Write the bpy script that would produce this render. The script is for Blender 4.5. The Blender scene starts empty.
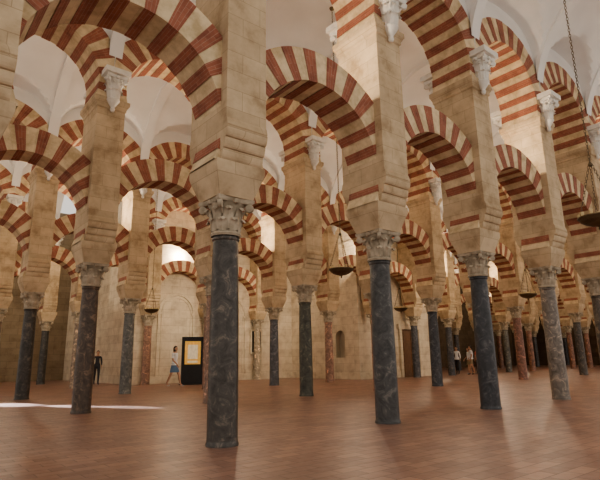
import bpy, bmesh, math, random
from mathutils import Vector, Matrix
random.seed(7)
S=3.3405; W=6.2173
scene=bpy.context.scene
COL=scene.collection
# ------------------------------------------------------------------ materials
def newmat(name):
    m=bpy.data.materials.new(name);m.use_nodes=True
    nt=m.node_tree;b=nt.nodes["Principled BSDF"]
    return m,nt,b
def N(nt,t,**kw):
    n=nt.nodes.new(t)
    for k,v in kw.items():
        if k in n.inputs: n.inputs[k].default_value=v
        else: setattr(n,k,v)
    return n
def ramp(nt,stops):
    r=nt.nodes.new("ShaderNodeValToRGB");e=r.color_ramp.elements
    e[0].position=stops[0][0];e[0].color=(*stops[0][1],1)
    e[1].position=stops[-1][0];e[1].color=(*stops[-1][1],1)
    for p,c in stops[1:-1]:
        x=e.new(p);x.color=(*c,1)
    return r
def bump(nt,b,src,strength=.3,dist=.02):
    bn=N(nt,"ShaderNodeBump");bn.inputs["Strength"].default_value=strength;bn.inputs["Distance"].default_value=dist
    nt.links.new(src,bn.inputs["Height"]);nt.links.new(bn.outputs[0],b.inputs["Normal"]);return bn
def noisemat(name,c1,c2,scale=4,rough=.8,bs=.2,detail=6,mid=None):
    m,nt,b=newmat(name)
    tc=N(nt,"ShaderNodeTexCoord");n=N(nt,"ShaderNodeTexNoise");n.inputs["Scale"].default_value=scale;n.inputs["Detail"].default_value=detail
    nt.links.new(tc.outputs["Object"],n.inputs["Vector"])
    st=[(.3,c1),(.7,c2)] if mid is None else [(.3,c1),(.5,mid),(.7,c2)]
    r=ramp(nt,st);nt.links.new(n.outputs["Fac"],r.inputs[0]);nt.links.new(r.outputs[0],b.inputs["Base Color"])
    b.inputs["Roughness"].default_value=rough
    if bs: bump(nt,b,n.outputs["Fac"],bs)
    return m
def stonemat(name,c1,c2,mortar,bw=.62,bh=.31,ms=.006,world=False):
    m,nt,b=newmat(name)
    if world:
        g=N(nt,"ShaderNodeNewGeometry");vec=g.outputs["Position"]
    else:
        g=N(nt,"ShaderNodeTexCoord");vec=g.outputs["Object"]
    sp=N(nt,"ShaderNodeSeparateXYZ");nt.links.new(vec,sp.inputs[0])
    ad=N(nt,"ShaderNodeMath",operation="ADD");nt.links.new(sp.outputs[0],ad.inputs[0]);nt.links.new(sp.outputs[1],ad.inputs[1])
    cb=N(nt,"ShaderNodeCombineXYZ");nt.links.new(ad.outputs[0],cb.inputs[0]);nt.links.new(sp.outputs[2],cb.inputs[1])
    br=N(nt,"ShaderNodeTexBrick");nt.links.new(cb.outputs[0],br.inputs["Vector"])
    br.inputs["Scale"].default_value=1;br.inputs["Brick Width"].default_value=bw;br.inputs["Row Height"].default_value=bh
    br.inputs["Mortar Size"].default_value=ms;br.inputs["Mortar Smooth"].default_value=.3
    br.inputs["Color1"].default_value=(*c1,1);br.inputs["Color2"].default_value=(*c2,1);br.inputs["Mortar"].default_value=(*mortar,1)
    oi=N(nt,"ShaderNodeObjectInfo");sc=N(nt,"ShaderNodeMath",operation="MULTIPLY");sc.inputs[1].default_value=30;nt.links.new(oi.outputs["Random"],sc.inputs[0])
    off=N(nt,"ShaderNodeVectorMath",operation="ADD");nt.links.new(vec,off.inputs[0]);nt.links.new(sc.outputs[0],off.inputs[1])
    n=N(nt,"ShaderNodeTexNoise");n.inputs["Scale"].default_value=2.0;n.inputs["Detail"].default_value=9;n.inputs["Roughness"].default_value=.62;nt.links.new(off.outputs[0],n.inputs["Vector"])
    r=ramp(nt,[(.32,(.56,.48,.39)),(.48,(.88,.84,.78)),(.65,(1.06,1.04,1.0))]);nt.links.new(n.outputs["Fac"],r.inputs[0])
    mx=N(nt,"ShaderNodeMix",data_type="RGBA",blend_type="MULTIPLY");mx.inputs[0].default_value=.9 if not world else .6
    nt.links.new(br.outputs["Color"],mx.inputs[6]);nt.links.new(r.outputs[0],mx.inputs[7]);nt.links.new(mx.outputs[2],b.inputs["Base Color"])
    b.inputs["Roughness"].default_value=.85
    n2=N(nt,"ShaderNodeTexNoise");n2.inputs["Scale"].default_value=25;n2.inputs["Detail"].default_value=5;nt.links.new(vec,n2.inputs["Vector"])
    sb=N(nt,"ShaderNodeMath",operation="SUBTRACT");nt.links.new(n2.outputs["Fac"],sb.inputs[0]);nt.links.new(br.outputs["Fac"],sb.inputs[1])
    bump(nt,b,sb.outputs[0],.3,.010)
    return m
M={}
M["sand"]=stonemat("sandstone_ashlar",(.65,.53,.38),(.57,.455,.32),(.47,.365,.25))
M["wall"]=stonemat("pale_limestone_wall",(.78,.70,.57),(.70,.62,.50),(.54,.46,.36),.9,.42,.008,True)
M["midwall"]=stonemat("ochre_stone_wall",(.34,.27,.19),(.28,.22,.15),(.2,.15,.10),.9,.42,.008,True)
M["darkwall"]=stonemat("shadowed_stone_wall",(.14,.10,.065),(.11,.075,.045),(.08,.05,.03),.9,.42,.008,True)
M["cap"]=noisemat("carved_capital_stone",(.30,.25,.18),(.58,.50,.39),7,.75,.4)
M["plaster"]=noisemat("white_lime_plaster",(.80,.79,.77),(.87,.86,.84),1.3,.9,.06)
M["stucco"]=noisemat("white_stucco",(.75,.72,.66),(.85,.83,.78),8,.85,.2)
def vouss(name,c1,c2,mortar,rh,bw,ms,n_lo):
    m,nt,b=newmat(name)
    uv=N(nt,"ShaderNodeUVMap");br=N(nt,"ShaderNodeTexBrick");nt.links.new(uv.outputs[0],br.inputs["Vector"])
    br.inputs["Scale"].default_value=1;br.inputs["Brick Width"].default_value=bw;br.inputs["Row Height"].default_value=rh
    br.inputs["Mortar Size"].default_value=ms;br.inputs["Color1"].default_value=(*c1,1);br.inputs["Color2"].default_value=(*c2,1);br.inputs["Mortar"].default_value=(*mortar,1)
    g=N(nt,"ShaderNodeNewGeometry");n=N(nt,"ShaderNodeTexNoise");n.inputs["Scale"].default_value=3.2;n.inputs["Detail"].default_value=9;n.inputs["Roughness"].default_value=.65;nt.links.new(g.outputs["Position"],n.inputs["Vector"])
    r=ramp(nt,[(.34,n_lo),(.60,(1.05,1.03,1.0))]);nt.links.new(n.outputs["Fac"],r.inputs[0])
    mx=N(nt,"ShaderNodeMix",data_type="RGBA",blend_type="MULTIPLY");mx.inputs[0].default_value=.9
    nt.links.new(br.outputs["Color"],mx.inputs[6]);nt.links.new(r.outputs[0],mx.inputs[7]);nt.links.new(mx.outputs[2],b.inputs["Base Color"])
    b.inputs["Roughness"].default_value=.85
    bump(nt,b,n.outputs["Fac"],.3,.02)
    return m
M["red"]=vouss("red_brick_voussoir",(.41,.165,.110),(.33,.125,.085),(.44,.27,.20),.062,.30,.004,(.66,.61,.59))
M["cream"]=vouss("cream_stone_voussoir",(.78,.65,.46),(.70,.58,.40),(.6,.48,.34),.5,3,.002,(.66,.60,.50))
def marble():
    m,nt,b=newmat("polished_marble_shaft")
    oi=N(nt,"ShaderNodeObjectInfo");tc=N(nt,"ShaderNodeTexCoord")
    off=N(nt,"ShaderNodeVectorMath",operation="ADD");sc=N(nt,"ShaderNodeMath",operation="MULTIPLY");sc.inputs[1].default_value=40
    nt.links.new(oi.outputs["Random"],sc.inputs[0]);nt.links.new(tc.outputs["Object"],off.inputs[0]);nt.links.new(sc.outputs[0],off.inputs[1])
    n=N(nt,"ShaderNodeTexNoise");n.inputs["Scale"].default_value=5;n.inputs["Detail"].default_value=10;n.inputs["Roughness"].default_value=.7;n.inputs["Distortion"].default_value=1.2
    nt.links.new(off.outputs[0],n.inputs["Vector"])
    r=ramp(nt,[(.35,(.45,.44,.43)),(.55,(1,1,1)),(.66,(2.5,2.3,2.05))]);nt.links.new(n.outputs["Fac"],r.inputs[0])
    mx=N(nt,"ShaderNodeMix",data_type="RGBA",blend_type="MULTIPLY");mx.inputs[0].default_value=1
    nt.links.new(oi.outputs["Color"],mx.inputs[6]);nt.links.new(r.outputs[0],mx.inputs[7]);nt.links.new(mx.outputs[2],b.inputs["Base Color"])
    b.inputs["Roughness"].default_value=.35
    bump(nt,b,n.outputs["Fac"],.12,.01)
    return m
M["marble"]=marble()
def floormat():
    m,nt,b=newmat("worn_brick_paving")
    g=N(nt,"ShaderNodeNewGeometry")
    br=N(nt,"ShaderNodeTexBrick");nt.links.new(g.outputs["Position"],br.inputs["Vector"])
    br.inputs["Scale"].default_value=1;br.inputs["Brick Width"].default_value=.36;br.inputs["Row Height"].default_value=.18
    br.inputs["Mortar Size"].default_value=.007;br.inputs["Mortar Smooth"].default_value=.4;br.inputs["Color1"].default_value=(.41,.25,.195,1);br.inputs["Color2"].default_value=(.28,.165,.13,1);br.inputs["Mortar"].default_value=(.16,.10,.08,1)
    n=N(nt,"ShaderNodeTexNoise");n.inputs["Scale"].default_value=.7;n.inputs["Detail"].default_value=6;nt.links.new(g.outputs["Position"],n.inputs["Vector"])
    r=ramp(nt,[(.3,(.8,.78,.77)),(.7,(1.12,1.1,1.08))]);nt.links.new(n.outputs["Fac"],r.inputs[0])
    mx=N(nt,"ShaderNodeMix",data_type="RGBA",blend_type="MULTIPLY");mx.inputs[0].default_value=.9
    nt.links.new(br.outputs["Color"],mx.inputs[6]);nt.links.new(r.outputs[0],mx.inputs[7]);nt.links.new(mx.outputs[2],b.inputs["Base Color"])
    n2=N(nt,"ShaderNodeTexNoise");n2.inputs["Scale"].default_value=10;n2.inputs["Detail"].default_value=3;nt.links.new(g.outputs["Position"],n2.inputs["Vector"])
    r2=ramp(nt,[(.3,(.34,)*3),(.7,(.42,)*3)]);nt.links.new(n2.outputs["Fac"],r2.inputs[0]);nt.links.new(r2.outputs[0],b.inputs["Roughness"])
    sc=N(nt,"ShaderNodeMath",operation="MULTIPLY");sc.inputs[1].default_value=.2;nt.links.new(n2.outputs["Fac"],sc.inputs[0])
    sb=N(nt,"ShaderNodeMath",operation="SUBTRACT");nt.links.new(sc.outputs[0],sb.inputs[0]);nt.links.new(br.outputs["Fac"],sb.inputs[1])
    bump(nt,b,sb.outputs[0],.2,.005)
    return m
M["floor"]=floormat()
def plain(name,c,rough=.6,metal=0,emit=0):
    m,nt,b=newmat(name)
    n=N(nt,"ShaderNodeTexNoise");n.inputs["Scale"].default_value=12
    r=ramp(nt,[(.3,tuple(x*.85 for x in c)),(.7,tuple(min(1,x*1.1) for x in c))]);nt.links.new(n.outputs["Fac"],r.inputs[0]);nt.links.new(r.outputs[0],b.inputs["Base Color"])
    b.inputs["Roughness"].default_value=rough;b.inputs["Metallic"].default_value=metal
    if emit:
        nt.links.new(r.outputs[0],b.inputs["Emission Color"]);b.inputs["Emission Strength"].default_value=emit
    return m
M["bronze"]=plain("aged_bronze",(.17,.125,.075),.45,.7)
M["glass"]=plain("amber_lamp_glass",(.7,.55,.3),.15)
M["black"]=plain("black_powder_coat",(.02,.02,.022),.4)
M["poster"]=plain("lit_display_poster",(.62,.36,.09),.5,0,.45)
M["poster2"]=plain("lit_display_print",(.62,.52,.36),.5,0,.4)
M["skin"]=plain("skin",(.55,.33,.23),.55)
M["hair"]=plain("dark_hair",(.03,.02,.015),.6)
M["eye"]=plain("eye",(.03,.03,.03),.2)
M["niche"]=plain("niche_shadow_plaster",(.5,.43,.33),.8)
M["iron"]=plain("iron_grille",(.04,.035,.03),.5,.5)

# ------------------------------------------------------------------ mesh builder
class MB:
    def __init__(s): s.v=[];s.f=[];s.m=[];s.uv=[];s.sm=[]
    def face(s,pts,mat=0,uv=None,smooth=False):
        i=len(s.v);s.v+= [tuple(p) for p in pts];s.f.append(tuple(range(i,i+len(pts))));s.m.append(mat)
        s.uv.append(uv or [(0,0)]*len(pts));s.sm.append(smooth)
    def box(s,x0,x1,y0,y1,z0,z1,mat=0):
        P=lambda x,y,z:(x,y,z)
        s.face([P(x0,y0,z0),P(x1,y0,z0),P(x1,y0,z1),P(x0,y0,z1)],mat)
        s.face([P(x1,y1,z0),P(x0,y1,z0),P(x0,y1,z1),P(x1,y1,z1)],mat)
        s.face([P(x0,y1,z0),P(x0,y0,z0),P(x0,y0,z1),P(x0,y1,z1)],mat)
        s.face([P(x1,y0,z0),P(x1,y1,z0),P(x1,y1,z1),P(x1,y0,z1)],mat)
        s.face([P(x0,y0,z1),P(x1,y0,z1),P(x1,y1,z1),P(x0,y1,z1)],mat)
        s.face([P(x0,y1,z0),P(x1,y1,z0),P(x1,y0,z0),P(x0,y0,z0)],mat)
    def frustum(s,secs,mat=0):
        for a,b in zip(secs[:-1],secs[1:]):
            A=[(-a[0],-a[1],a[2]),(a[0],-a[1],a[2]),(a[0],a[1],a[2]),(-a[0],a[1],a[2])]
            B=[(-b[0],-b[1],b[2]),(b[0],-b[1],b[2]),(b[0],b[1],b[2]),(-b[0],b[1],b[2])]
            for k in range(4):
                l=(k+1)%4;s.face([A[k],A[l],B[l],B[k]],mat)
        a=secs[0];s.face([(-a[0],a[1],a[2]),(a[0],a[1],a[2]),(a[0],-a[1],a[2]),(-a[0],-a[1],a[2])],mat)
        a=secs[-1];s.face([(-a[0],-a[1],a[2]),(a[0],-a[1],a[2]),(a[0],a[1],a[2]),(-a[0],a[1],a[2])],mat)
    def lathe(s,prof,n=24,mat=0,c=(0,0,0),smooth=True,cap=True):
        for (r0,z0),(r1,z1) in zip(prof[:-1],prof[1:]):
            for k in range(n):
                a=2*math.pi*k/n;b=2*math.pi*(k+1)/n
                q=[(c[0]+r0*math.cos(a),c[1]+r0*math.sin(a),c[2]+z0),(c[0]+r0*math.cos(b),c[1]+r0*math.sin(b),c[2]+z0),
                   (c[0]+r1*math.cos(b),c[1]+r1*math.sin(b),c[2]+z1),(c[0]+r1*math.cos(a),c[1]+r1*math.sin(a),c[2]+z1)]
                if r0<1e-5:q=[q[0],q[2],q[3]]
                elif r1<1e-5:q=[q[0],q[1],q[2]]
                s.face(q,mat,None,smooth)
    def tube(s,p0,p1,r,n=6,mat=0):
        p0=Vector(p0);p1=Vector(p1);d=(p1-p0).normalized();u=d.orthogonal().normalized();w=d.cross(u)
        for k in range(n):
            a=2*math.pi*k/n;b=2*math.pi*(k+1)/n
            A=u*math.cos(a)*r+w*math.sin(a)*r;B=u*math.cos(b)*r+w*math.sin(b)*r
            s.face([p0+A,p0+B,p1+B,p1+A],mat,None,True)
    def mesh(s,name,mats,merge=True,angle=None):
        me=bpy.data.meshes.new(name);me.from_pydata(s.v,[],s.f)
        for m in mats: me.materials.append(M[m])
        uvl=me.uv_layers.new(name="UVMap")
        flat=[c for f in s.uv for c in f]
        for i,c in enumerate(flat): uvl.data[i].uv=c
        for p,mi,sm in zip(me.polygons,s.m,s.sm): p.material_index=mi;p.use_smooth=sm
        if merge:
            bm=bmesh.new();bm.from_mesh(me);bmesh.ops.remove_doubles(bm,verts=bm.verts,dist=1e-4)
            bm.to_mesh(me);bm.free()
        if angle: me.set_sharp_from_angle(angle=math.radians(angle))
        me.update();return me
def obj(name,me,loc=(0,0,0),parent=None,color=None,rot=0,scale=None):
    o=bpy.data.objects.new(name,me);COL.objects.link(o);o.location=loc
    if rot:o.rotation_euler=(0,0,rot)
    if scale:o.scale=scale
    if parent:o.parent=parent
    if color:o.color=(*color,1)
    return o
def empty(name,loc=(0,0,0)):
    o=bpy.data.objects.new(name,None);COL.objects.link(o);o.location=loc;return o

# ------------------------------------------------------------------ column
def leaf(mb,ang,z0,h,r0,r1,w,curl,mat):
    rows=7;pts=[]
    ca,sa=math.cos(ang),math.sin(ang)
    for i in range(rows):
        t=i/(rows-1)
        if t<.75:
            z=z0+h*t/.75;r=r0+(r1-r0)*t/.75+.012
        else:
            q=(t-.75)/.25;z=z0+h-curl*.5*q*q*1.3+curl*.25*math.sin(q*math.pi);r=r1+.012+curl*q
        if t>=.5 and t<.75: r+=curl*.25*(t-.5)/.25
        elif t>=.75: r+=curl*.25
        ww=w*(.8+.45*math.sin(min(1,t*1.1)*math.pi))*(1 if t<.85 else .65)
        row=[]
        for j in (-1,-.5,0,.5,1):
            rr=r+(.016 if j==0 else 0)-(.012 if abs(j)==1 else 0)
            x=rr*ca-ww*j*sa;y=rr*sa+ww*j*ca
            row.append((x,y,z-(.012 if abs(j)==1 and t>.2 else 0)))
        pts.append(row)
    for i in range(rows-1):
        for j in range(4):
            mb.face([pts[i][j],pts[i][j+1],pts[i+1][j+1],pts[i+1][j]],mat,None,True)
def capital(mb,z0,z1,rb,mat,half=.30):
    h=z1-z0
    mb.lathe([(rb+.03,z0-.03),(rb+.045,z0),(rb+.03,z0+.025),(rb+.0,z0+.03),(rb+.01,z0+h*.4),(rb+.05,z0+h*.75),(rb+.09,z0+h*.86)],24,mat)
    for k in range(8):
        leaf(mb,k*math.pi/4,z0+.03,h*.36,rb+.005,rb+.03,.062,.055,mat)
    for k in range(8):
        leaf(mb,(k+.5)*math.pi/4,z0+.06,h*.60,rb+.005,rb+.05,.062,.06,mat)
    for k in range(4):
        a=math.pi/4+k*math.pi/2;c=Vector((math.cos(a),math.sin(a),0));t=Vector((-math.sin(a),math.cos(a),0))
        p=c*(rb+.04)+Vector((0,0,z0+h*.55));q=c*(half*1.2)+Vector((0,0,z0+h*.84))
        mb.tube(p,q,.022,6,mat)
        ce=c*(half*1.14)+Vector((0,0,z0+h*.76))
        for s_ in range(12):
            a0=s_/12*2*math.pi;a1=(s_+1)/12*2*math.pi
            R0=.062;d0=c*math.cos(a0)*R0+Vector((0,0,math.sin(a0)*R0));d1=c*math.cos(a1)*R0+Vector((0,0,math.sin(a1)*R0))
            mb.face([ce+d0-t*.03,ce+d1-t*.03,ce+d1+t*.03,ce+d0+t*.03],mat,None,True)
            mb.face([ce-t*.036,ce+d1-t*.03,ce+d0-t*.03],mat);mb.face([ce+t*.036,ce+d0+t*.03,ce+d1+t*.03],mat)
        a=k*math.pi/2
        mb.lathe([(0,-.05),(.04,-.03),(.05,0),(.04,.03),(0,.05)],8,mat,(math.cos(a)*(half*.86),math.sin(a)*(half*.86),z0+h*.9))
    ring=[]
    for k in range(4):
        for t in (-1,-.9,-.5,0,.5,.9):
            a=k*math.pi/2;d=half-(.05*(1-t*t));x,y=d,t*half
            if t==-1:x,y=half*.98,-half*.98
            ring.append((x*math.cos(a)-y*math.sin(a),x*math.sin(a)+y*math.cos(a)))
    n=len(ring);za=z0+h*.87
    for (sc0,zz0,sc1,zz1) in ((.93,za,1,za+h*.05),(1,za+h*.05,1,z1)):
        for k in range(n):
            a=ring[k];b=ring[(k+1)%n]
            mb.face([(a[0]*sc0,a[1]*sc0,zz0),(b[0]*sc0,b[1]*sc0,zz0),(b[0]*sc1,b[1]*sc1,zz1),(a[0]*sc1,a[1]*sc1,zz1)],mat)
    mb.face([(a[0],a[1],z1) for a in ring],mat);mb.face([(a[0]*.93,a[1]*.93,za) for a in reversed(ring)],mat)
mb=MB()
mb.lathe([(.225,0),(.225,.03),(.213,.05),(.210,.08),(.208,.9),(.202,1.7),(.190,2.5),(.184,2.80),(.195,2.81),(.203,2.835),(.195,2.86),(.186,2.87),(.186,2.9)],32,0)
capital(mb,2.9,3.42,.185,1,.31)
mb.frustum([(.29,.29,3.42),(.30,.30,3.46),(.33,.32,3.52),(.41,.40,3.76),(.42,.41,3.80),(.42,.41,3.90)],2)
col_me=mb.mesh("marble_column",["marble","cap","sand"],True,40)
# ------------------------------------------------------------------ pier
PT=.54
mb=MB()
def pier_profile():
    P=[(.41,3.9)]
    y,z=.40,3.9
    for k in range(3):
        r=.11
        for a in range(1,6):
            t=a/5*math.pi*.5
            P.append((y+ .06*math.sin(t), z+r*1.35*(1-math.cos(t))))
        y+=.06;z+=r*1.35
        P.append((y-.015,z+.005));z+=.005
    P.append((.58,z+.02));P.append((.56,z+.1));P.append((PT,z+.14))
    P.append((PT,7.34));
    return P
PR=pier_profile();hx=.345
for (y0,z0),(y1,z1) in zip(PR[:-1],PR[1:]):
    for sg in (1,-1):
        q=[(-hx,sg*y0,z0),(hx,sg*y0,z0),(hx,sg*y1,z1),(-hx,sg*y1,z1)]
        if sg>0:q.reverse()
        mb.face(q,0)
        q=[(sg*hx,-y0,z0),(sg*hx,y0,z0),(sg*hx,y1,z1),(sg*hx,-y1,z1)]
        if sg<0:q.reverse()
        mb.face(q,0)
mb.face([(-hx,.41,3.9),(hx,.41,3.9),(hx,-.41,3.9),(-hx,-.41,3.9)],0)
mb.frustum([(.345,PT,7.30),(.37,PT+.03,7.33),(.37,PT+.03,7.38),(.41,PT+.05,7.45),(.44,PT+.07,7.49),(.44,PT+.07,7.59)],0)
pier_me=mb.mesh("pier",["sand"],True)
# ------------------------------------------------------------------ arches
def arch(mb,cz,rin,rout,t0,t1,n,ht,half,seed=0):
    rr_=random.Random(seed)
    th=[t0+(t1-t0)*(k+(rr_.uniform(-.10,.10) if 0<k<n else 0))/n for k in range(n+1)]
    for k in range(n):
        mat=0 if k%2==0 else 1
        jit=rr_.uniform(-.003,.004)
        ri=rin+(.008 if mat==0 else 0)+jit;dy=(.006 if mat==0 else 0)+rr_.uniform(0,.004);h=ht-dy
        sub=3
        for j in range(sub):
            a=th[k]+(th[k+1]-th[k])*j/sub;b=th[k]+(th[k+1]-th[k])*(j+1)/sub
            def P(r,t,y):return (r*math.cos(t),y,cz+r*math.sin(t))
            def ro(t):
                c=abs(math.cos(t));return min(rout,half/c) if c>1e-6 else rout
            oa,ob=ro(a),ro(b);rm=(rin+rout)/2;ua,ub=a*rm+1.0,b*rm+1.0
            mb.face([P(ri,a,-h),P(oa,a,-h),P(ob,b,-h),P(ri,b,-h)],mat,[(0,ua),(oa-ri,ua),(ob-ri,ub),(0,ub)])
            mb.face([P(oa,a,h),P(ri,a,h),P(ri,b,h),P(ob,b,h)],mat,[(oa-ri,ua),(0,ua),(0,ub),(ob-ri,ub)])
            mb.face([P(ri,a,h),P(ri,a,-h),P(ri,b,-h),P(ri,b,h)],mat,[(h,ua),(-h,ua),(-h,ub),(h,ub)])
            mb.face([P(oa,a,-h),P(oa,a,h),P(ob,b,h),P(ob,b,-h)],mat,[(-h,ua),(h,ua),(h,ub),(-h,ub)])
LZ=4.45;LR=1.345
a0=-math.asin(.55/LR)
low_v=[]
for q in range(3):
    mb=MB();arch(mb,LZ,LR,LR+.60,a0,math.pi-a0,29,.38,S/2,q+1)
    low_v.append(mb.mesh("lower_arch",["cream","red"],False))
UZ=7.98;UR=1.32
a1=-math.asin(.39/UR)
up_v=[]
for q in range(3):
    mb=MB();arch(mb,UZ,UR,UR+.66,a1,math.pi-a1,25,PT,S/2,q+11)
    ts=[math.acos(S/2/(UR+.66))+ (math.pi-2*math.acos(S/2/(UR+.66)))*k/28 for k in range(29)]
    hy=PT-.015
    for a,b in zip(ts[:-1],ts[1:]):
        r=UR+.655
        xa,za=r*math.cos(a),UZ+r*math.sin(a);xb,zb=r*math.cos(b),UZ+r*math.sin(b)
        mb.face([(xa,-hy,za),(xa,-hy,11.6),(xb,-hy,11.6),(xb,-hy,zb)],2)
        mb.face([(xb,hy,zb),(xb,hy,11.6),(xa,hy,11.6),(xa,hy,za)],2)
    up_v.append(mb.mesh("upper_arch",["cream","red","plaster"],False))
mb=MB();capital(mb,-.34,.28,.12,0,.26)
mb.lathe([(0,-.66),(.04,-.64),(.06,-.58),(.045,-.53),(.09,-.46),(.13,-.40),(.15,-.37)],16,0)
mb.box(-.31,.31,-.31,.31,.28,.42,0)
corb_me=mb.mesh("stucco_corbel",["stucco"],True,40)
# ------------------------------------------------------------------ vault bay
HW=W/2-PT+.01
VZ=8.30
def vz(u,v):
    zb=VZ+2.95*math.sqrt(max(0,1-(v/HW)**2))
    q=min(1,abs(u)/(S/2))
    zl=VZ+2.08*(max(0,1-q**2.7))**(1/2.7)+ .12*(HW-abs(v))*(1-q)
    return max(zb,zl)
mb=MB();nu,nv=28,40
us=[-S/2*math.cos(math.pi*i/nu) for i in range(nu+1)];vs=[-HW*math.cos(math.pi*j/nv) for j in range(nv+1)]
for i in range(nu):
    for j in range(nv):
        q=[(us[i],vs[j]),(us[i],vs[j+1]),(us[i+1],vs[j+1]),(us[i+1],vs[j])]
        mb.face([(a,b,vz(a,b)) for a,b in q],0,None,True)
rw=.17
for j in range(nv):
    def rp(v,off): 
        t=math.sqrt(max(0,1-(v/HW)**2));return VZ+(2.95-off)*t
    a,b=vs[j]*.985,vs[j+1]*.985
    za,zb_=rp(a,.15),rp(b,.15);x=-S/2
    mb.face([(x-rw,a,za),(x-rw,b,zb_),(x+rw,b,zb_),(x+rw,a,za)],0,None,True)
    for sg in (-1,1):
        mb.face([(x+sg*rw,a,za),(x+sg*rw,b,zb_),(x+sg*rw,b,zb_+.4),(x+sg*rw,a,za+.4)],0)
vault_me=mb.mesh("vault_bay",["plaster"],True,25)
# ------------------------------------------------------------------ layout
pal=[(.12,.11,.10),(.065,.062,.058),(.22,.13,.10),(.16,.155,.14),(.34,.19,.14),(.40,.34,.27),(.09,.09,.10)]
special={(0,0):(.095,.085,.076),(1,0):(.090,.088,.088),(2,0):(.058,.060,.068),(3,0):(.24,.205,.175),(4,0):(.14,.12,.10),
(0,1):(.125,.09,.068),(1,1):(.36,.23,.17),(2,1):(.10,.098,.075),(3,1):(.34,.17,.12),(4,1):(.07,.073,.085),(5,1):(.28,.15,.11),(6,1):(.30,.155,.115),
(0,2):(.065,.057,.048),(1,2):(.17,.17,.16),(2,2):(.30,.18,.14),(3,2):(.13,.13,.14),(4,2):(.36,.21,.15),(5,2):(.22,.14,.11),(6,2):(.12,.12,.13),
(0,3):(.30,.22,.16),(1,3):(.40,.31,.23),(2,3):(.36,.21,.15),(3,3):(.50,.42,.32),(4,3):(.50,.42,.32)}
rows={0:[(-2,9)],1:[(-2,13)],2:[(-2,16)],3:[(-2,4),(7,16)],4:[(-2,1)]}
for r,spans in rows.items():
    for (i0,i1) in spans:
        par=empty("striped_arcade",(0,r*W,0))
        for i in range(i0,i1+1):
            rnd=random.Random(i*31+r*7)
            c=special.get((i,r)) or rnd.choice(pal)
            obj("marble_column",col_me,(i*S,r*W,0),None,c,rnd.choice([0,math.pi/2,math.pi]))
            obj("pier",pier_me,(i*S,0,0),par)
            obj("corbel",corb_me,(i*S,-.62,7.86),par);obj("corbel",corb_me,(i*S,.62,7.86),par)
            if i<i1:
                obj("lower_arch",rnd.choice(low_v),((i+.5)*S,0,0),par);obj("upper_arch",rnd.choice(up_v),((i+.5)*S,0,0),par)
vspans={-1:[(-3,9)],0:[(-3,13)],1:[(-3,16)],2:[(-3,4),(7,16)],3:[(-3,1),(7,16)],4:[(-3,1)]}
for r,spans in vspans.items():
    par=empty("ceiling",(0,(r+.5)*W,0))
    for (i0,i1) in spans:
        for i in range(i0,i1): obj("vault_bay",vault_me,((i+.5)*S,0,0),par)
# ------------------------------------------------------------------ shell
def boxobj(name,x0,x1,y0,y1,z0,z1,mat):
    m=MB();m.box(x0,x1,y0,y1,z0,z1,0);return obj(name,m.mesh(name,[mat],False))
boxobj("floor",-12,60,-12,33,-.2,0,"floor")
HT=11.5
X0=16.2;X1=22.9;YF=13.15
boxobj("wall_back",6.1,X0+.6,3*W+.3,3*W+.9,0,HT,"wall")
boxobj("wall_back_return",6.1,6.7,3*W+.9,5*W,0,HT,"wall")
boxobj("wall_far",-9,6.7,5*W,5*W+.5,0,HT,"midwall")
boxobj("wall_far_right",X1-.6,58,4*W,4*W+.5,0,HT,"darkwall")
boxobj("wall_right",16*S+.5,16*S+1,-.6,4*W,0,HT,"darkwall")
def wall_niche(name,mat):
    m=MB();yc=14.6;hw=.38;zb=1.15;zs=2.25
    y0,y1=YF+.4,3*W+.3
    arc=[(yc+hw*math.cos(t),zs+hw*math.sin(t)) for t in [math.pi*k/12 for k in range(13)]]
    def F(p):m.face([(X0,a,b) for a,b in p],0)
    F([(y0,0),(y0,HT),(yc-hw,HT),(yc-hw,0)][::-1]);F([(yc+hw,0),(yc+hw,HT),(y1,HT),(y1,0)][::-1])
    F([(yc-hw,0),(yc-hw,zb),(yc+hw,zb),(yc+hw,0)][::-1])
    for a,b in zip(arc[:-1],arc[1:]): F([a,(a[0],HT),(b[0],HT),b])
    prof=[(yc+hw,zb)]+arc+[(yc-hw,zb)]
    for a,b in zip(prof,prof[1:]+prof[:1]):
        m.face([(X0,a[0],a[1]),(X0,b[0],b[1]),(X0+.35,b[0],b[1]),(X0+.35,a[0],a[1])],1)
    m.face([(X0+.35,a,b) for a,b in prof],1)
    return obj(name,m.mesh(name,["wall","niche"],False))
wall_niche("wall_chapel_side","wall")
boxobj("wall_chapel_front",X0,X1,YF,YF+.4,0,HT,"wall")
boxobj("wall_chapel_end",X1-.5,X1,YF+.4,4*W,0,HT,"wall")
m=MB()
for z0,z1,p in ((0,.35,.06),(7.3,7.5,.08),(7.5,7.6,.13)):
    m.box(6.1,X0,3*W+.3-p,3*W+.3,z0,z1);m.box(X0-p,X0,YF,3*W+.3-p,z0,z1);m.box(X0-p,X1+p,YF-p,YF,z0,z1)
obj("trim_1",m.mesh("trim_1",["wall"],False))
m=MB();yb=3*W+.3
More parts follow.
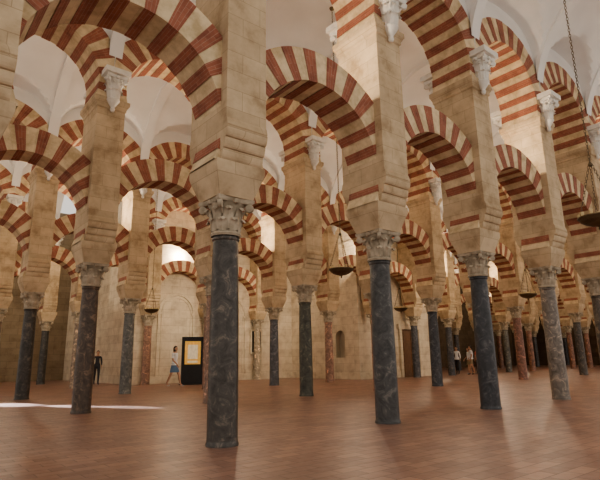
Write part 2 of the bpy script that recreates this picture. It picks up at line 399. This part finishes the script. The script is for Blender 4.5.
def arch_trim(cx,zc,r0,r1,dep,legs):
    n=24
    for k in range(n):
        a=math.pi*k/n;b=math.pi*(k+1)/n
        def P(r,t,y):return (cx+r*math.cos(t),y,zc+r*math.sin(t))
        m.face([P(r0,a,yb-dep),P(r0,b,yb-dep),P(r1,b,yb-dep),P(r1,a,yb-dep)],0)
        m.face([P(r0,a,yb-dep),P(r0,a,yb),P(r0,b,yb),P(r0,b,yb-dep)],0)
        m.face([P(r1,a,yb-dep),P(r1,b,yb-dep),P(r1,b,yb),P(r1,a,yb)],0)
    for sg in (-1,1):
        xs=sorted((cx+sg*r0,cx+sg*r1));m.box(xs[0],xs[1],yb-dep,yb,legs,zc,0)
for i in (2,3):
    cx=(i+.5)*S
    arch_trim(cx,3.6,.95,1.07,.07,.36);arch_trim(cx,3.6,.80,.86,.04,.36)
    m.box(cx-1.15,cx-.86,yb-.11,yb,3.5,3.62,0);m.box(cx+.86,cx+1.15,yb-.11,yb,3.5,3.62,0)
obj("trim_2",m.mesh("trim_2",["wall"],False))
m=MB();y=3*W+.3
px=13.45
m.box(px-.42,px+.42,y-.13,y,1.45,1.55,0);m.box(px-.42,px+.42,y-.13,y,2.75,2.85,0);m.box(px-.42,px-.32,y-.13,y,1.55,2.75,0);m.box(px+.32,px+.42,y-.13,y,1.55,2.75,0)
m.box(px-.32,px+.32,y-.08,y-.07,1.55,2.75,1)
for k in range(5): m.box(px-.27+k*.125,px-.245+k*.125,y-.10,y-.08,1.55,2.75,1)
for k in range(6): m.box(px-.32,px+.32,y-.115,y-.10,1.65+k*.2,1.67+k*.2,1)
obj("window_1",m.mesh("window_1",["wall","iron"],False))
m=MB();dx=20.4;YD=YF-.005
m.box(dx-.75,dx+.75,YD-.06,YD,0,2.7,1)
for sx in (-.95,.75): m.box(dx+sx,dx+sx+.2,YD-.14,YD,0,2.9,0)
m.box(dx-1.05,dx+1.05,YD-.18,YD,2.7,3.0,0)
for r_ in range(4):
    for c_ in range(2):
        m.box(dx-.62+c_*.68,dx-.08+c_*.68,YD-.09,YD-.06,.2+r_*.62,.68+r_*.62,1)
M["wood"]=plain("walnut_wood",(.25,.13,.06),.5)
obj("door_1",m.mesh("door_1",["wall","wood"],False))
# ------------------------------------------------------------------ lamps
def link(mb,c,vert,R=.032,r=.007,mat=0):
    n=8;
    for k in range(n):
        a=2*math.pi*k/n;b=2*math.pi*(k+1)/n
        def P(t):
            x=math.cos(t)*R*.6;z=math.sin(t)*R*1.25
            return (c[0]+(x if vert else 0),c[1]+(0 if vert else x),c[2]+z)
        mb.tube(P(a),P(b),r,4,mat)
mb=MB();q=.84
prof=[(0,-.16),(.015,-.15),(.03,-.125),(.015,-.10),(.05,-.085),(.14,-.07),(.25,-.035),(.33,.01),(.365,.055),(.385,.065),(.385,.085),(.36,.08),(.32,.035),(.24,-.01),(.13,-.045),(.0,-.055)]
mb.lathe([(a*q,b) for a,b in prof],32,0)
for k in range(10):
    a=2*math.pi*k/10
    c=(.335*q*math.cos(a),.335*q*math.sin(a),.06)
    mb.lathe([(.0,-.02),(.025,0),(.032,.05),(.038,.10),(.034,.10),(.028,.05),(.0,.01)],8,1,c)
mb.lathe([(.0,-.04),(.09,0),(.10,.08),(.07,.14),(.05,.16),(.045,.16),(.06,.13),(.0,.0)],16,1,(0,0,.0))
top=1.0
for k in range(3):
    a=2*math.pi*k/3+.4;p=Vector((.37*q*math.cos(a),.37*q*math.sin(a),.08));e=Vector((.03*math.cos(a),.03*math.sin(a),top))
    n=18
    for i in range(n):
        c=p.lerp(e,(i+.5)/n);link(mb,c,i%2==0,.028,.0045)
mb.lathe([(.0,top-.02),(.04,top),(.04,top+.03),(.02,top+.06),(.0,top+.1)],12,0)
L=11.25-3.3;n=int((L-top-.1)/.06)
for i in range(n): link(mb,(0,0,top+.11+i*.06),i%2==0,.030,.0055)
mb.lathe([(.0,L-.1),(.06,L-.06),(.08,L)],12,0)
lamp_me=mb.mesh("hanging_oil_lamp",["bronze","glass"],False)
for (x,r) in ((5.43,-.5),(5.35,.5),(15.2,1.5),(15.2,.5),(5.5,2.5),(5.4,1.5)):
    obj("hanging_oil_lamp",lamp_me,(x,r*W,3.30))
# ------------------------------------------------------------------ display stand
m=MB()
m.box(-.50,.50,-.10,.10,.03,2.20,0)
m.box(-.38,.38,-.112,-.10,.95,2.05,1);m.box(-.24,.24,-.118,-.112,1.2,1.88,2);m.box(-.24,.24,-.118,-.112,1.02,1.12,2)
for sx in (-.52,.47): m.box(sx,sx+.05,-.13,.12,.0,2.24,0)
m.box(-.52,.52,-.13,.12,2.20,2.26,0);m.box(-.60,.60,-.24,.24,0,.04,0)
obj("information_display_stand",m.mesh("information_display_stand",["black","poster","poster2"],False),(8.2,16.7,0),None,None,math.radians(-22))
# ------------------------------------------------------------------ people
def skin_mesh(verts,edges,roots,sub=2):
    me=bpy.data.meshes.new("tmp");me.from_pydata([v[0] for v in verts],edges,[])
    o=bpy.data.objects.new("tmp",me);COL.objects.link(o)
    md=o.modifiers.new("skin","SKIN");md.use_smooth_shade=True
    for i,v in enumerate(verts):
        sv=me.skin_vertices[0].data[i];r=v[1];sv.radius=(r,r) if not isinstance(r,tuple) else r;sv.use_root=(i in roots)
    ss=o.modifiers.new("sub","SUBSURF");ss.levels=sub;ss.render_levels=sub
    dg=bpy.context.evaluated_depsgraph_get();ev=o.evaluated_get(dg);out=bpy.data.meshes.new_from_object(ev)
    bpy.data.objects.remove(o);return out
def person(name,loc,rot,h,top,bottom,shoe,stride=.2,female=False,short=True,armbend=.15,hair_long=False):
    k=h/1.7
    V=[];E=[];idx={}
    def add(n,p,r,par=None):
        idx[n]=len(V);V.append((tuple(c*k for c in p),r*k if not isinstance(r,tuple) else tuple(x*k for x in r)))
        if par:E.append((idx[par],idx[n]))
    add("pelvis",(0,0,.95),(.15,.11));add("waist",(0,0,1.08),(.125,.095),"pelvis");add("chest",(.0,0,1.27),(.15,.105),"waist")
    add("nb",(0,0,1.41),(.08,.065),"chest");add("neck",(.015,0,1.50),.048,"nb");add("skull",(.02,0,1.57),.05,"neck")
    for sg,n in ((1,"L"),(-1,"R")):
        f=stride*sg
        add("hip"+n,(0,sg*.085,.88),.09,"pelvis");add("kn"+n,(f*.6+.03,sg*.09,.49),.058,"hip"+n);add("cf"+n,(f*.8-.0,sg*.09,.34),.052,"kn"+n)
        lift=.0 if sg>0 else .04
        add("an"+n,(f*1.15-.02,sg*.09,.09+lift),.036,"cf"+n);add("ft"+n,(f*1.15+.07,sg*.095,.045+lift*.3),.036,"an"+n);add("to"+n,(f*1.15+.15,sg*.10,.035),.028,"ft"+n)
        g=-stride*.7*sg
        add("sh"+n,(0,sg*.165,1.38),.052,"nb");add("el"+n,(g*.4-.02,sg*.215,1.12),.040,"sh"+n)
        add("wr"+n,(g*1.0+armbend,sg*.22,.90+armbend*.3),.026,"el"+n)
        d=Vector((.35+g,0,-.9)).normalized()
        w_=Vector((g*1.0+armbend,sg*.22,.90+armbend*.3));pa=w_+d*.07
        add("pa"+n,tuple(pa),(.036,.02),"wr"+n)
    body=skin_mesh(V,E,{0})
    FV=[];FE=[];roots=set()
    for sg,n in ((1,"L"),(-1,"R")):
        g=-stride*.7*sg;d=Vector((.35+g,0,-.9)).normalized();side=d.cross(Vector((0,1,0))).normalized()
        w_=Vector((g*1.0+armbend,sg*.22,.90+armbend*.3));pa=w_+d*.07
        for j,(o_,ln) in enumerate(((-.026,.062),(-.009,.075),(.009,.070),(.025,.055))):
            b=len(FV);roots.add(b);p0=pa+side*o_;inn=Vector((0,-sg,0))
            for q in (p0,p0+d*ln*.55,p0+d*ln*.85+inn*.015,p0+d*ln*1.05+inn*.035): FV.append((tuple(q*k),.0085*k))
            FE+=[(b,b+1),(b+1,b+2),(b+2,b+3)]
        b=len(FV);roots.add(b);th=side*(-1)
        for q in (w_+d*.03+th*.02,w_+d*.055+th*.048,w_+d*.09+th*.055): FV.append((tuple(q*k),.0095*k))
        FE+=[(b,b+1),(b+1,b+2)]
    fing=skin_mesh(FV,FE,roots,1)
    mats=["skin",top,bottom,shoe,"hair","eye"]
    bm=bmesh.new();bm.from_mesh(body)
    for f in bm.faces:
        c=f.calc_center_median();f.smooth=True
        z=c.z/k;y=abs(c.y)/k
        if z<.075: mi=3
        elif z<(.12 if not short else .62): mi=0 if short else 2
        elif z<.98 and y<.175: mi=2
        elif z>1.43: mi=0
        elif y>.175 and z<(1.2 if female or short else .93): mi=0
        elif z<.98: mi=0
        else: mi=1
        f.material_index=mi
    nb=len(bm.faces)
    bm.from_mesh(fing)
    bm.faces.ensure_lookup_table()
    for f in bm.faces[nb:]: f.material_index=0;f.smooth=True
    def blob(c,r,mi,fn=None,seg=16):
        res=bmesh.ops.create_uvsphere(bm,u_segments=seg,v_segments=max(6,seg*3//4),radius=1)
        for v in res["verts"]:
            p=Vector(v.co)
            p=Vector((p.x*r[0],p.y*r[1],p.z*r[2]))
            if fn:p=fn(p)
            v.co=(p+Vector(c))*k
        fs={f for v in res["verts"] for f in v.link_faces}
        for f in fs:f.material_index=mi;f.smooth=True
        return fs
    def face_fn(p):
        if p.x>0.03:
            p.x+=.022*math.exp(-((p.y/.014)**2+((p.z+.008)/.02)**2))
            p.x-=.006*math.exp(-(((abs(p.y)-.032)/.014)**2+((p.z-.012)/.012)**2))
            p.x+=.006*math.exp(-((p.y/.03)**2+((p.z+.045)/.01)**2))
        if p.z<0: p.y*=1-.35*(-p.z/.115);p.x+=.012*(-p.z/.115)
        return p
    hc=(.03,0,1.60)
    blob(hc,(.092,.074,.115),0,face_fn,28)
    def hair_fn(p):
        if p.x>.0: p.x*=.55 if p.z<.05 else .97
        if hair_long and p.z<0: p.z*=2.4
        elif p.z<0:p.z*=.75
        return p
    blob((hc[0]-.014,0,hc[2]+.016),(.102,.084,.114),4,hair_fn,20)
    for sg in (1,-1):
        blob((hc[0]+.080,sg*.030,hc[2]+.010),(.010,.012,.008),5,None,8)
        blob((hc[0]+.0,sg*.076,hc[2]-.002),(.018,.008,.028),0,None,8)
    blob((hc[0]+.090,0,hc[2]-.047),(.006,.022,.005),0,None,8)
    def ring(z0,z1,ax0,ay0,ax1,ay1,mi,cx=0,cy=0,n=20):
        for j in range(n):
            a=2*math.pi*j/n;b=2*math.pi*(j+1)/n
            P=[(cx+ax0*math.cos(a),cy+ay0*math.sin(a),z0),(cx+ax0*math.cos(b),cy+ay0*math.sin(b),z0),(cx+ax1*math.cos(b),cy+ay1*math.sin(b),z1),(cx+ax1*math.cos(a),cy+ay1*math.sin(a),z1)]
            f=bm.faces.new([bm.verts.new(Vector(p)*k) for p in P]);f.material_index=mi;f.smooth=True
    ring(.90,1.06,.135,.168,.105,.135,1)
    if short:
        if female: ring(.60,.97,.20,.20,.12,.155,2)
    me=bpy.data.meshes.new(name);bm.to_mesh(me);bm.free()
    for q in mats: me.materials.append(M[q])
    return obj(name,me,loc,None,None,rot)
M["white_shirt"]=plain("white_cotton",(.85,.85,.87),.8)
M["denim"]=plain("blue_denim",(.13,.22,.36),.8)
M["dark_cloth"]=plain("dark_cloth",(.04,.04,.05),.8)
M["red_cloth"]=plain("coral_cloth",(.55,.15,.12),.8)
M["khaki"]=plain("khaki_cloth",(.35,.28,.18),.8)
M["shoe"]=plain("white_trainers",(.6,.6,.6),.6)
person("woman_walking",(6.75,15.6,0),math.radians(-60),1.76,"white_shirt","denim","shoe",.26,True,True,.1,True)
person("man_standing",(5.15,21.3,0),math.radians(-100),1.70,"dark_cloth","dark_cloth","dark_cloth",.05,False,False,.05)
person("visitor",(25.3,13.3,0),math.radians(200),1.72,"white_shirt","dark_cloth","dark_cloth",.08,False,False,.1)
person("visitor",(26.2,13.0,0),math.radians(150),1.65,"white_shirt","khaki","shoe",.12,True,True,.15,True)
person("visitor",(26.0,12.2,0),math.radians(60),1.68,"red_cloth","dark_cloth","shoe",.1,True,False,.1,True)
person("visitor",(24.9,12.0,0),math.radians(120),1.76,"white_shirt","khaki","dark_cloth",.1,False,True,.1)
# ------------------------------------------------------------------ lights
def light(name,t,loc,e,color,size=.1,**kw):
    l=bpy.data.lights.new(name,t);l.energy=e;l.color=color
    if t in("POINT","SPOT"): l.shadow_soft_size=size
    for k,v in kw.items():setattr(l,k,v)
    o=bpy.data.objects.new(name,l);COL.objects.link(o);o.location=loc;return o
def aim(o,t):
    d=Vector(t)-o.location;o.rotation_euler=d.to_track_quat('-Z','Y').to_euler()
warm=(1,.85,.64)
for r,spans in rows.items():
    for (i0,i1) in spans:
        for i in range(i0,i1,2):
            if r==0 and i<0: continue
            light("arch_uplight","POINT",((i+.5)*S,r*W,6.66),(100 if (r<2 and i<3) else 180),warm,.07)
for (x,r,t,e) in ((8.35,2,(9.5,3*W,2),480),(11.7,2,(13,3*W,2.5),480),(13.0,2,(X0,15,3),420),(5.0,2,(4.5,3*W,1),300),(1.67,3,(2,5*W,2),350),(18.4,1,(18.4,YF,2.5),350),(21.7,1,(21.7,YF,2.5),280),
                (5.0,1,(5,9.3,0),450),(11.7,1,(12,9.3,0),450),(8.35,0,(9,3,0),330),(15,0,(16,3,0),400),(28.4,1,(28,9.3,0),400),(25,2,(25,15,0),360),(21.7,0,(22,3,0),380)):
    o=light("fill_spot","SPOT",(x,r*W+.25,6.60),e,warm,.25,spot_size=math.radians(95),spot_blend=.9);aim(o,t)  # added fill spots to brighten walls and floor, not real fixtures
for (t,e,a) in (((-.7,10.3,0),26000,8.5),((.35,8.4,0),40000,4.6),((1.3,6.9,0),40000,3.8)):
    o=light("daylight_shaft","SPOT",(-3.4,16.4,3.4),e,(.78,.88,1),.05,spot_size=math.radians(a),spot_blend=.6);aim(o,t)
w=bpy.data.worlds.new("world");scene.world=w;w.use_nodes=True
bg=w.node_tree.nodes["Background"];bg.inputs[0].default_value=(1,.93,.84,1);bg.inputs[1].default_value=.85
scene.view_settings.look='AgX - Medium High Contrast'
# ------------------------------------------------------------------ camera
yaw,pitch,roll,f=.88299,.23157,.01688,504.81
F=Vector((math.cos(yaw)*math.cos(pitch),math.sin(yaw)*math.cos(pitch),math.sin(pitch)))
R0=Vector((math.sin(yaw),-math.cos(yaw),0));U0=R0.cross(F)
R=R0*math.cos(roll)-U0*math.sin(roll);U=U0*math.cos(roll)+R0*math.sin(roll)
cd=bpy.data.cameras.new("camera");cam=bpy.data.objects.new("camera",cd);COL.objects.link(cam)
mt=Matrix(((R.x,U.x,-F.x,-3.744),(R.y,U.y,-F.y,-6.280),(R.z,U.z,-F.z,1.112),(0,0,0,1)))
cam.matrix_world=mt
cd.sensor_width=36;cd.lens=f*36/600;cd.clip_end=300
scene.camera=cam
